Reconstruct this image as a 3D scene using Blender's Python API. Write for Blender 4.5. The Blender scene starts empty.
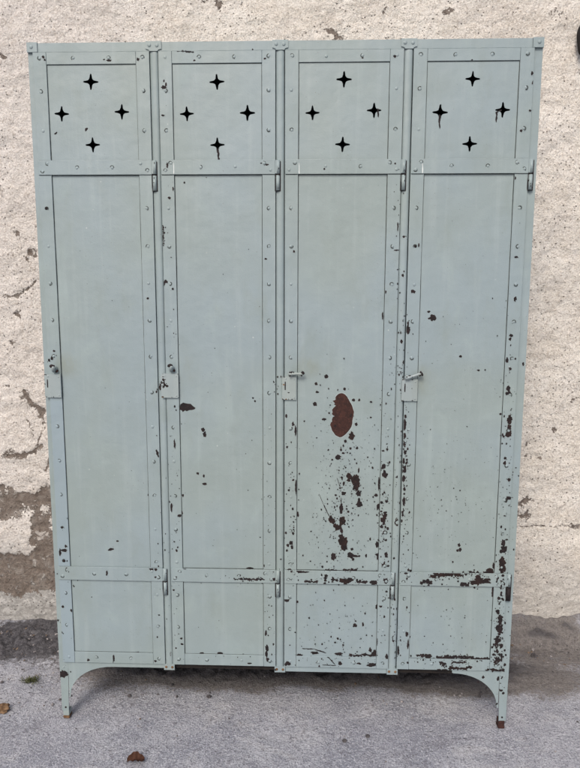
import bpy, bmesh, math, random
from mathutils import Vector, Matrix, noise
from mathutils.geometry import tessellate_polygon

SC = bpy.context.scene
COL = SC.collection
R = random.Random(7)

# ------------------------------------------------------------------ camera
CAM = Vector((0.73074, -1.63046, 1.23386))
YAW, PIT, ROL, F = -0.03034, -0.13223, 0.00285, 600.0
FW = Vector((math.sin(YAW)*math.cos(PIT), math.cos(YAW)*math.cos(PIT), math.sin(PIT)))
R0 = Vector((math.cos(YAW), -math.sin(YAW), 0))
U0 = R0.cross(FW)
RT = R0*math.cos(ROL) + U0*math.sin(ROL)
UP = -R0*math.sin(ROL) + U0*math.cos(ROL)
cd = bpy.data.cameras.new('camera'); co = bpy.data.objects.new('camera', cd); COL.objects.link(co)
M = Matrix((RT, UP, -FW)).transposed().to_4x4(); M.translation = CAM
co.matrix_world = M
cd.sensor_fit = 'VERTICAL'; cd.sensor_height = 24.0; cd.lens = F/768*24.0
cd.clip_start = 0.02; cd.clip_end = 500
SC.camera = co

def at_front(x, y, Y=-0.004):
    """survey measurement -> (x, z) on the vertical plane at depth Y"""
    d = FW + RT*((x-290)/F) + UP*((384-y)/F)
    q = CAM + d*((Y-CAM.y)/d.y)
    return q.x, q.z
def at_ground(x, y):
    d = FW + RT*((x-290)/F) + UP*((384-y)/F)
    q = CAM + d*(-CAM.z/d.z)
    return q.x, q.y

# ------------------------------------------------------------------ light
W = bpy.data.worlds.new('World'); SC.world = W; W.use_nodes = True
nt = W.node_tree; nt.nodes.clear()
out = nt.nodes.new('ShaderNodeOutputWorld'); bg = nt.nodes.new('ShaderNodeBackground')
sky = nt.nodes.new('ShaderNodeTexSky'); sky.sky_type = 'NISHITA'; sky.sun_disc = False
SUN_EL, SUN_AZ = 44.0, 196.0
sky.sun_elevation = math.radians(SUN_EL); sky.sun_rotation = math.radians(SUN_AZ)
sky.air_density = 1.0; sky.dust_density = 4.0; sky.ozone_density = 1.0
nt.links.new(sky.outputs[0], bg.inputs[0]); bg.inputs[1].default_value = 0.10
nt.links.new(bg.outputs[0], out.inputs[0])
sl = bpy.data.lights.new('sun', 'SUN'); so = bpy.data.objects.new('sun', sl); COL.objects.link(so)
sl.energy = 1.3; sl.angle = math.radians(18); sl.color = (1.0, 0.93, 0.84)
az = math.radians(SUN_AZ); el = math.radians(SUN_EL)
sd = Vector((math.sin(az)*math.cos(el), math.cos(az)*math.cos(el), math.sin(el)))
so.rotation_euler = sd.to_track_quat('Z', 'Y').to_euler(); so.location = sd*20
SC.view_settings.view_transform = 'Standard'; SC.view_settings.look = 'None'
SC.view_settings.gamma = 1.0; SC.view_settings.exposure = 0.68

# ------------------------------------------------------------------ node helper
class NG:
    def __init__(s, name):
        s.m = bpy.data.materials.new(name); s.m.use_nodes = True
        s.t = s.m.node_tree; s.t.nodes.clear()
        s.out = s.t.nodes.new('ShaderNodeOutputMaterial')
        s.b = s.t.nodes.new('ShaderNodeBsdfPrincipled')
        s.t.links.new(s.b.outputs[0], s.out.inputs[0])
        s.co = s.t.nodes.new('ShaderNodeTexCoord').outputs['Object']
    def set(s, sock, v):
        if isinstance(v, bpy.types.NodeSocket): s.t.links.new(v, sock)
        else:
            if isinstance(v, tuple) and len(v) == 3 and sock.type == 'RGBA': v = v+(1,)
            sock.default_value = v
    def mapping(s, scale, loc=(0, 0, 0)):
        n = s.t.nodes.new('ShaderNodeMapping'); s.t.links.new(s.co, n.inputs[0])
        n.inputs['Scale'].default_value = scale; n.inputs['Location'].default_value = loc
        return n.outputs[0]
    def noise(s, scale, detail=4, rough=0.55, vec=None, dist=0.0):
        n = s.t.nodes.new('ShaderNodeTexNoise'); s.t.links.new(vec or s.co, n.inputs['Vector'])
        n.inputs['Scale'].default_value = scale; n.inputs['Detail'].default_value = detail
        n.inputs['Roughness'].default_value = rough; n.inputs['Distortion'].default_value = dist
        return n.outputs['Fac']
    def voro(s, scale, feature='F1', vec=None, rnd=1.0):
        n = s.t.nodes.new('ShaderNodeTexVoronoi'); s.t.links.new(vec or s.co, n.inputs['Vector'])
        n.feature = feature; n.inputs['Scale'].default_value = scale; n.inputs['Randomness'].default_value = rnd
        return n.outputs['Distance']
    def attr(s, name):
        n = s.t.nodes.new('ShaderNodeAttribute'); n.attribute_name = name; return n.outputs['Fac']
    def math(s, op, a, b=0.0, c=0.0, clamp=False):
        n = s.t.nodes.new('ShaderNodeMath'); n.operation = op; n.use_clamp = clamp
        s.set(n.inputs[0], a); s.set(n.inputs[1], b); s.set(n.inputs[2], c); return n.outputs[0]
    def step(s, v, lo, hi, a=0.0, b=1.0):
        n = s.t.nodes.new('ShaderNodeMapRange'); n.interpolation_type = 'SMOOTHSTEP'
        s.set(n.inputs[0], v); s.set(n.inputs[1], lo); s.set(n.inputs[2], hi); s.set(n.inputs[3], a); s.set(n.inputs[4], b)
        return n.outputs[0]
    def mix(s, f, a, b, mode='MIX'):
        n = s.t.nodes.new('ShaderNodeMix'); n.data_type = 'RGBA'; n.blend_type = mode
        s.set(n.inputs[0], f); s.set(n.inputs[6], a); s.set(n.inputs[7], b); return n.outputs[2]
    def bump(s, h, strength=0.3, dist=0.002, prev=None):
        n = s.t.nodes.new('ShaderNodeBump'); n.inputs['Strength'].default_value = strength
        n.inputs['Distance'].default_value = dist; s.set(n.inputs['Height'], h)
        if prev is not None: s.t.links.new(prev, n.inputs['Normal'])
        return n.outputs[0]
    def done(s, col, rough, normal=None, metal=0.0, spec=0.5):
        s.set(s.b.inputs['Base Color'], col); s.set(s.b.inputs['Roughness'], rough)
        s.b.inputs['Metallic'].default_value = metal; s.b.inputs['Specular IOR Level'].default_value = spec
        if normal is not None: s.t.links.new(normal, s.b.inputs['Normal'])
        return s.m

def mat_paint(name, tint=(1, 1, 1), patch=False):
    g = NG(name)
    t = lambda c: tuple(a*b for a, b in zip(c, tint))
    big = g.noise(2.2, 3, 0.5)
    c = g.mix(g.step(big, 0.35, 0.65), t((0.229, 0.280, 0.279)), t((0.228, 0.286, 0.310)))
    # chalky vertical streaks, brush and rag marks
    st = g.noise(1.0, 5, 0.6, g.mapping((38, 10, 2.2)))
    c = g.mix(g.math('MULTIPLY', g.step(st, 0.50, 0.72), 0.26), c, t((0.315, 0.37, 0.38)))
    st2 = g.noise(1.0, 5, 0.65, g.mapping((14, 10, 6), (3, 1, 7)))
    c = g.mix(g.math('MULTIPLY', g.step(st2, 0.50, 0.72), 0.42), c, t((0.205, 0.25, 0.24)))
    blot = g.noise(11, 5, 0.65, g.mapping((1, 1, .6), (7, 3, 2)), .6)
    c = g.mix(g.math('MULTIPLY', g.step(blot, 0.52, 0.70), 0.24), c, t((0.285, 0.355, 0.35)))
    c = g.mix(g.math('MULTIPLY', g.step(blot, 0.30, 0.46, 1, 0), 0.20), c, t((0.215, 0.262, 0.262)))
    fine = g.noise(420, 2, 0.5)
    c = g.mix(g.math('MULTIPLY', g.step(fine, 0.55, 0.75), 0.12), c, t((0.18, 0.22, 0.21)))
    # fly specks and pin-point rust, in loose clusters
    sp = g.voro(95)
    gate = g.step(g.noise(9, 3, 0.6), 0.50, 0.62)
    sm = g.math('MULTIPLY', g.math('SUBTRACT', 1.0, g.step(sp, 0.05, 0.11)), gate)
    c = g.mix(g.math('MULTIPLY', sm, 0.65), c, (0.09, 0.075, 0.06))
    # pale scuffs
    sc = g.voro(38, vec=g.mapping((1, 1, 1), (4.2, 0, 1.7)))
    gate2 = g.step(g.noise(5, 3, 0.6, g.mapping((1, 1, 1), (9, 2, 3))), 0.55, 0.65)
    c = g.mix(g.math('MULTIPLY', g.math('MULTIPLY', g.math('SUBTRACT', 1.0, g.step(sc, 0.04, 0.1)), gate2), 0.5), c, (0.50, 0.54, 0.54))
    # greasy finger marks beside the latches
    for (mx, mz, rx, rz) in ((.070, 1.062, .055, .05), (.395, 1.055, .055, .055), (.725, 1.06, .05, .04), (1.05, 1.03, .045, .06)):
        n = g.t.nodes.new('ShaderNodeTexGradient'); n.gradient_type = 'SPHERICAL'
        g.t.links.new(g.mapping((1/rx, 1, 1/rz), (-mx/rx, 0, -mz/rz)), n.inputs[0])
        f = g.math('MULTIPLY', g.step(n.outputs['Fac'], 0.0, 0.8), g.step(st2, .3, .65))
        c = g.mix(g.math('MULTIPLY', f, .55), c, (0.20, 0.225, 0.185))
    if patch:
        sx = g.t.nodes.new('ShaderNodeSeparateXYZ'); g.t.links.new(g.co, sx.inputs[0])
        c = g.mix(g.step(g.math('ADD', sx.outputs[2], g.math('MULTIPLY', st2, .05)), .985, 1.0, .7, 0), c, (0.228, 0.292, 0.338))
    h1 = g.bump(g.noise(4.5, 4, 0.55), 0.8, 0.010)
    h2 = g.bump(g.noise(240, 3, 0.6), 0.35, 0.0008, h1)
    return g.done(c, g.step(blot, 0.3, 0.7, 0.36, 0.58), h2, 0.0, 0.45)

def mat_rust(name, a, b, c3):
    g = NG(name)
    n = g.noise(60, 5, 0.65); n2 = g.noise(240, 3, 0.6)
    c = g.mix(g.step(n, 0.38, 0.62), a, b)
    c = g.mix(g.math('MULTIPLY', g.step(n2, 0.56, 0.7), 0.7), c, c3)
    return g.done(c, 0.8, g.bump(n2, 0.6, 0.001), 0, 0.25)

PAINT = mat_paint('grey_green_paint')
PAINTP = mat_paint('worn_pale_paint', (1.10, 1.05, 1.02))
PAINTB = mat_paint('bluish_touched_up_paint', patch=True)
g = NG('strap_end_glint'); WHITE = g.done((0.62, 0.66, 0.66), .4)  # near-white tone for painted strap-end highlights
PALE = mat_paint('paint_lip_and_glint', (1.24, 1.2, 1.19))  # pale rims of chips; along strip edges, painted bevel highlights
RUST = mat_rust('red_brown_rust', (0.030, 0.014, 0.012), (0.048, 0.020, 0.016), (0.075, 0.034, 0.026))
RUSTD = mat_rust('purple_brown_rust', (0.012, 0.008, 0.008), (0.021, 0.012, 0.011), (0.05, 0.026, 0.020))
DARK = mat_rust('dark_bare_steel', (0.011, 0.009, 0.010), (0.019, 0.013, 0.014), (0.036, 0.023, 0.022))
GRIME = mat_rust('seam_grime', (0.030, 0.036, 0.034), (0.062, 0.074, 0.070), (0.025, 0.025, 0.022))
ORANGE = mat_rust('orange_rust', (0.10, 0.055, 0.028), (0.17, 0.10, 0.055), (0.05, 0.025, 0.015))
IRON = mat_rust('black_iron', (0.010, 0.009, 0.009), (0.018, 0.015, 0.014), (0.03, 0.022, 0.018))

# ------------------------------------------------------------------ mesh helpers
def link(name, bm, mats, parent=None, smooth=None):
    bm.normal_update()
    me = bpy.data.meshes.new(name); bm.to_mesh(me); bm.free()
    for m in mats: me.materials.append(m)
    o = bpy.data.objects.new(name, me); COL.objects.link(o)
    if parent is not None: o.parent = parent
    if smooth is not None:
        for p in me.polygons: p.use_smooth = True
        me.set_sharp_from_angle(angle=math.radians(smooth))
    return o

def box(bm, x0, x1, y0, y1, z0, z1, bev=0.0, mi=0, seg=2):
    vs = [bm.verts.new((x, y, z)) for x in (x0, x1) for y in (y0, y1) for z in (z0, z1)]
    idx = [(0, 1, 3, 2), (4, 6, 7, 5), (0, 4, 5, 1), (2, 3, 7, 6), (0, 2, 6, 4), (1, 5, 7, 3)]
    fs = [bm.faces.new([vs[i] for i in q]) for q in idx]
    for f in fs: f.material_index = mi
    if bev > 0:
        es = list({e for f in fs for e in f.edges})
        r = bmesh.ops.bevel(bm, geom=es, offset=bev, segments=seg, affect='EDGES', profile=0.5)
        for f in r['faces']: f.material_index = mi

def rivet(bm, x, y, z, r=0.0044, h=0.0018, mi=0):
    n = 10
    prof = [(1.0, 0.0), (0.86, 0.62), (0.45, 0.95)]
    rings = []
    for (pr, ph) in prof:
        rings.append([bm.verts.new((x+r*pr*math.cos(2*math.pi*k/n), y-h*ph, z+r*pr*math.sin(2*math.pi*k/n))) for k in range(n)])
    top = bm.verts.new((x, y-h, z))
    for a, b in zip(rings, rings[1:]):
        for k in range(n):
            f = bm.faces.new((a[k], a[(k+1) % n], b[(k+1) % n], b[k])); f.material_index = mi; f.smooth = True
    for k in range(n):
        f = bm.faces.new((rings[-1][k], rings[-1][(k+1) % n], top)); f.material_index = mi; f.smooth = True

def prism(bm, loops, y0, y1, mi=0):
    """plate with holes; loops are (x, z) lists, the first is the outline"""
    pts = [p for l in loops for p in l]
    tris = tessellate_polygon([[Vector((x, z, 0)) for x, z in l] for l in loops])
    fr = [bm.verts.new((x, y0, z)) for x, z in pts]
    bk = [bm.verts.new((x, y1, z)) for x, z in pts]
    for t in tris:
        for vs, flip in ((fr, False), (bk, True)):
            a, b, c = [vs[i] for i in t]
            nrm = (b.co-a.co).cross(c.co-a.co).y
            want = 1 if flip else -1
            f = bm.faces.new((a, b, c) if nrm*want > 0 else (a, c, b)); f.material_index = mi
    i0 = 0
    for l in loops:
        n = len(l)
        for k in range(n):
            i, j = i0+k, i0+(k+1) % n
            f = bm.faces.new((fr[i], fr[j], bk[j], bk[i])); f.material_index = mi
        i0 += n

def cyl(bm, p0, p1, r0, r1=None, n=14, mi=0, cap=True):
    r1 = r0 if r1 is None else r1
    p0, p1 = Vector(p0), Vector(p1); d = (p1-p0).normalized()
    a = d.orthogonal().normalized(); b = d.cross(a)
    A = [bm.verts.new(p0+(a*math.cos(2*math.pi*k/n)+b*math.sin(2*math.pi*k/n))*r0) for k in range(n)]
    B = [bm.verts.new(p1+(a*math.cos(2*math.pi*k/n)+b*math.sin(2*math.pi*k/n))*r1) for k in range(n)]
    for k in range(n):
        f = bm.faces.new((A[k], A[(k+1) % n], B[(k+1) % n], B[k])); f.material_index = mi; f.smooth = True
    if cap:
        for q in (list(reversed(A)), B):
            f = bm.faces.new(q); f.material_index = mi

def tube(bm, pts, radii, n=12, mi=0):
    pts = [Vector(p) for p in pts]
    rings = []
    a = None
    for i, p in enumerate(pts):
        d = (pts[min(i+1, len(pts)-1)]-pts[max(i-1, 0)]).normalized()
        a = d.orthogonal().normalized() if a is None else (a-d*a.dot(d)).normalized()
        b = d.cross(a)
        rings.append([bm.verts.new(p+(a*math.cos(2*math.pi*k/n)+b*math.sin(2*math.pi*k/n))*radii[i]) for k in range(n)])
    for A, B in zip(rings, rings[1:]):
        for k in range(n):
            f = bm.faces.new((A[k], A[(k+1) % n], B[(k+1) % n], B[k])); f.material_index = mi; f.smooth = True
    for q in (list(reversed(rings[0])), rings[-1]):
        f = bm.faces.new(q); f.material_index = mi

def blob(bm, c, rad, amp, seed, sub=3, mi=0, freq=1.0):
    r = bmesh.ops.create_icosphere(bm, subdivisions=sub, radius=1.0)
    for v in r['verts']:
        n = v.co.normalized()
        k = 1+amp*noise.fractal(n*1.6*freq+Vector((seed*3.1, seed, 0)), 0.8, 2.0, 4)
        v.co = Vector((n.x*rad[0]*k, n.y*rad[1]*k, n.z*rad[2]*k))+Vector(c)
        for f in v.link_faces: f.material_index = mi

def tag(o, label, cat, group=None):
    o['label'] = label; o['category'] = cat
    if group: o['group'] = group

# ------------------------------------------------------------------ the paint chips (shape and place of every bare patch)
# each surface of the locker front collects its own bare patches, they become faces of its mesh
class Surf:
    def __init__(s, x0, x1, z0, z1, y):
        s.r = (x0, x1, z0, z1); s.y = y; s.polys = []; s.lips = []  # lips: pale rims of chips and painted edge highlights
    def has(s, x, z):
        return s.r[0] <= x <= s.r[1] and s.r[2] <= z <= s.r[3]
    def emit(s, bm, mats={'k': 1, 'r': 2, 'g': 3, 'o': 4, 'w': 5, 'e': 6, 'R': 7}):
        for i, (pts, kind) in enumerate(s.lips+s.polys):
            y = s.y-0.00018-0.000003*i
            x0, x1, z0, z1 = s.r
            q = []
            for x, z in pts:
                p = (min(max(x, x0+0.0004), x1-0.0004), min(max(z, z0+0.0004), z1-0.0004))
                if not q or (abs(q[-1][0]-p[0])+abs(q[-1][1]-p[1])) > 1e-5: q.append(p)
            if len(q) < 3: continue
            tr = tessellate_polygon([[Vector((a, b, 0)) for a, b in q]])
            vs = [bm.verts.new((a, y, b)) for a, b in q]
            for t in tr:
                a, b, c = [vs[k] for k in t]
                n = (b.co-a.co).cross(c.co-a.co)
                if n.length < 1e-11: continue
                try: f = bm.faces.new((a, b, c) if n.y < 0 else (a, c, b)); f.material_index = mats[kind]
                except ValueError: pass
SURFS = []
def surf_at(x, z):
    best = None
    for s in SURFS:
        if s.has(x, z) and (best is None or s.y < best.y): best = s
    return best

def ragged(cx, cz, rx, rz, rot=0.0, jag=0.35, n=None):
    big = max(rx, rz)
    n = n or int(min(44, max(9, big*2600)))
    ph = R.random()*100
    pts = []
    for k in range(n):
        a = 2*math.pi*k/n
        u = Vector((math.cos(a)*1.3+ph, math.sin(a)*1.3, ph*0.7))
        k1 = 1+jag*1.3*noise.noise(u*1.1)+jag*0.9*noise.noise(u*3.1)+jag*0.5*(R.random()-0.5)
        x, z = rx*k1*math.cos(a), rz*k1*math.sin(a)
        pts.append((cx+x*math.cos(rot)-z*math.sin(rot), cz+x*math.sin(rot)+z*math.cos(rot)))
    return pts

def chip(px, py, w, h, kind='k', rot=0.0, jag=0.35):
    x, z = at_front(px, py)
    s = surf_at(x, z)
    if s is None: return
    x, z = at_front(px, py, s.y)
    k = (at_front(px+1, py, s.y)[0]-x)
    kz = (z-at_front(px, py+1, s.y)[1])
    pts = ragged(x, z, w*0.51*abs(k), h*0.51*abs(kz), math.radians(rot), jag)
    if w*h > 5:
        o = R.uniform(.0008, .0016)
        lip = []
        for a, b in pts:
            d = math.hypot(a-x, b-z)+1e-6
            q = 1+o*R.uniform(.1, 1.2)/d
            lip.append((x+(a-x)*q-.0001, z+(b-z)*q-.0003))
        s.lips.append((lip, 'e'))
    s.polys.append((pts, kind))

def band(px, py, w, h, kind='k', step=None):
    """ragged run of flaked paint along a seam"""
    horiz = w >= h
    L = w if horiz else h
    t = h if horiz else w
    n = max(3, int(L/(t*0.75)))
    for i in range(n):
        o = (i+0.5)/n-0.5
        q = R.uniform(0.5, 1.25)
        if horiz: chip(px+o*w, py+R.uniform(-.3, .3)*t, L/n*R.uniform(1.1, 2.0), t*q, kind, 0, 0.5)
        else: chip(px+R.uniform(-.3, .3)*t, py+o*h, t*q*.9, L/n*R.uniform(.8, 1.7), kind, 0, 0.5)
    for i in range(n):
        o = R.uniform(-.55, .55)
        if horiz: chip(px+o*w, py+R.uniform(-1, 1)*t, R.uniform(.6, 1.8), R.uniform(.6, 1.6), kind)
        else: chip(px+R.uniform(-1, 1)*t, py+o*h, R.uniform(.6, 1.6), R.uniform(.6, 1.8), kind)

def line(x0, y0, x1, y1, w, kind='k', n=8):
    a, b = at_front(x0, y0), at_front(x1, y1)
    s = surf_at((a[0]+b[0])/2, (a[1]+b[1])/2)
    if s is None: return
    d = Vector((b[0]-a[0], b[1]-a[1])); L = d.length; d.normalize(); p = Vector((-d.y, d.x))
    k = w*0.0023
    l1, l2 = [], []
    for i in range(n+1):
        t = i/n; c = Vector(a)+d*L*t+p*R.uniform(-.18, .18)*k
        ww = k*R.uniform(.5, 1.1)*(0.35 if i in (0, n) else 1)
        l1.append(tuple(c+p*ww*.5)); l2.append(tuple(c-p*ww*.5))
    s.polys.append((l1+l2[::-1], kind))

# ------------------------------------------------------------------ locker dimensions
WID, HGT, DEP = 1.3175, 1.8995, 0.46
DOORS = [(0.0142, 0.3171), (0.3405, 0.6418), (0.6665, 0.9685), (0.9930, 1.2953)]
ZB, ZT = 0.1845, 1.8760
PY, SY, RY = -0.0010, -0.0042, -0.0068      # front of sheet, of stiles, of cross rails
UR = (1.5706, 1.6076); LR = (0.4426, 0.4823); BS = 0.2185; TS = 1.8465
SW = 0.0345
POSTX = [0.3288, 0.6541, 0.9808]

D = []
for (a, b) in DOORS:
    d = dict(sheet=Surf(a, b, ZB, ZT, PY), stile_a=Surf(a, a+SW, ZB, ZT, SY), stile_b=Surf(b-SW, b, ZB, ZT, SY),
             top=Surf(a+SW+.0006, b-SW-.0006, TS, ZT, SY+.0004), bottom=Surf(a+SW+.0006, b-SW-.0006, ZB, BS, SY+.0004),
             upper=Surf(a+.001, b-.0005, UR[0], UR[1], RY), lower=Surf(a+.001, b-.0005, LR[0], LR[1], RY))
    D.append(d); SURFS += list(d.values())
POST = [Surf(x-0.0096, x+0.0096, ZB, 1.874, -0.0036) for x in POSTX]
PTAB = [Surf(x-0.0155, x+0.0155, 0.1662, 0.1842, -0.0030) for x in POSTX]
CORN = [Surf(0.0, 0.026, 0.03, HGT, 0.0015), Surf(1.2915, WID, 0.03, HGT, 0.0015)]
TOPR = Surf(0.027, WID-0.027, 1.8765, HGT, -0.0022)
APR = Surf(0.0265, 0.3120, 0.085, 0.1838, 0.0006)
GUS = Surf(1.1540, 1.2910, 0.075, 0.1838, 0.0006)
SURFS += POST+PTAB+CORN+[TOPR, APR, GUS]

# seam grime along the inner edges of each sheet
def grime(s, x0, z0, x1, z1, w0, w1, skip=0.0):
    L = math.hypot(x1-x0, z1-z0); n = max(2, int(L/0.02))
    dx, dz = (x1-x0)/L, (z1-z0)/L; px, pz = -dz, dx
    for blk in range(0, n, 12):
        m = min(12, n-blk)
        if R.random() < skip: continue
        l1, l2 = [], []
        for i in range(m+1):
            t = (blk+i)/n*L
            wv = w0+(w1-w0)*(0.5+0.5*noise.noise(Vector((t*9, x0*50, z0*31))))
            l1.append((x0+dx*t-px*.001, z0+dz*t-pz*.001)); l2.append((x0+dx*t+px*wv, z0+dz*t+pz*wv))
        s.polys.append((l1+l2[::-1], 'g'))
for (a, b), d in zip(DOORS, D):
    s = d['sheet']; xi0, xi1 = a+SW, b-SW
    for z0, z1 in ((UR[1], TS), (LR[1], UR[0]), (BS, LR[0])):
        grime(s, xi0, z1, xi0, z0, 0.0009, 0.0024)
        grime(s, xi1, z0, xi1, z1, 0.0009, 0.0023)
        grime(s, xi1, z1, xi0, z1, 0.0008, 0.0024)
        grime(s, xi0, z0, xi1, z0, 0.0004, 0.0012, 0.3)
    for st, x, sg in ((d['stile_a'], a, 1), (d['stile_b'], b-SW, 1)):
        for zz in (UR[0], LR[0]):
            grime(st, x+SW-.002, zz, x+.002, zz, 0.0006, 0.0018)
        for zz in (UR[1], LR[1]):
            grime(st, x+.002, zz, x+SW-.002, zz, 0.0004, 0.0010, 0.2)

def edge_glint(s, side, p=.6):  # pale strokes that paint bevel highlights along strip edges
    x0, x1, z0, z1 = s.r
    L = (z1-z0) if side in 'lr' else (x1-x0); n = int(L/.03)
    for i in range(n):
        if R.random() > p: continue
        t0, t1 = (i+R.uniform(0, .3))/n*L, (i+R.uniform(.7, 1.1))/n*L; w = R.uniform(.0006, .0015)
        if side in 'lr':
            e = x0 if side == 'l' else x1; d = 1 if side == 'l' else -1
            q = [(e, z0+t0), (e+d*w, z0+t0*.7+t1*.3), (e+d*w*R.uniform(.5, 1.1), z0+t0*.3+t1*.7), (e, z0+t1)]
        else:
            e = z0 if side == 'b' else z1; d = 1 if side == 'b' else -1
            q = [(x0+t0, e), (x0+t0*.7+t1*.3, e+d*w), (x0+t0*.3+t1*.7, e+d*w*R.uniform(.5, 1.1)), (x0+t1, e)]
        s.lips.append((q, 'e'))
for d in D:
    for k in ('stile_a', 'stile_b'): edge_glint(d[k], 'l', .8); edge_glint(d[k], 'r', .6)
    for k in ('upper', 'lower'): edge_glint(d[k], 't', .8); edge_glint(d[k], 'b', .5)
    edge_glint(d['top'], 'b', .5); edge_glint(d['bottom'], 'b', .5)
edge_glint(TOPR, 'b', .5); edge_glint(TOPR, 't', .6)
for c in CORN: edge_glint(c, 'l', .4); edge_glint(c, 'r', .4)

# large bare patch on the third door
bigp = [(225, 95), (240, 97), (255, 105), (268, 120), (280, 140), (292, 162), (305, 185), (312, 208), (318, 230), (314, 260), (308, 290), (306, 315),
        (300, 340), (288, 358), (275, 375), (260, 392), (245, 405), (230, 412), (215, 415), (200, 409), (185, 400), (172, 384), (160, 365), (152, 345),
        (145, 325), (151, 309), (160, 300), (158, 286), (165, 270), (178, 262), (168, 255), (158, 245), (164, 232), (160, 215), (170, 203), (186, 185),
        (174, 176), (180, 168), (165, 150), (176, 147), (185, 140), (183, 128), (190, 115), (207, 100)]
D[2]['sheet'].polys.append(([at_front(310+231*.138+(x-231)*.147+R.uniform(-.2, .2), 380+255*.138+(y-255)*.144+R.uniform(-.2, .2), PY) for x, y in bigp], 'e'))
D[2]['sheet'].polys.append(([at_front(310+x*.138+R.uniform(-.15, .15), 380+y*.138+R.uniform(-.15, .15), PY) for x, y in bigp], 'R'))

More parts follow.
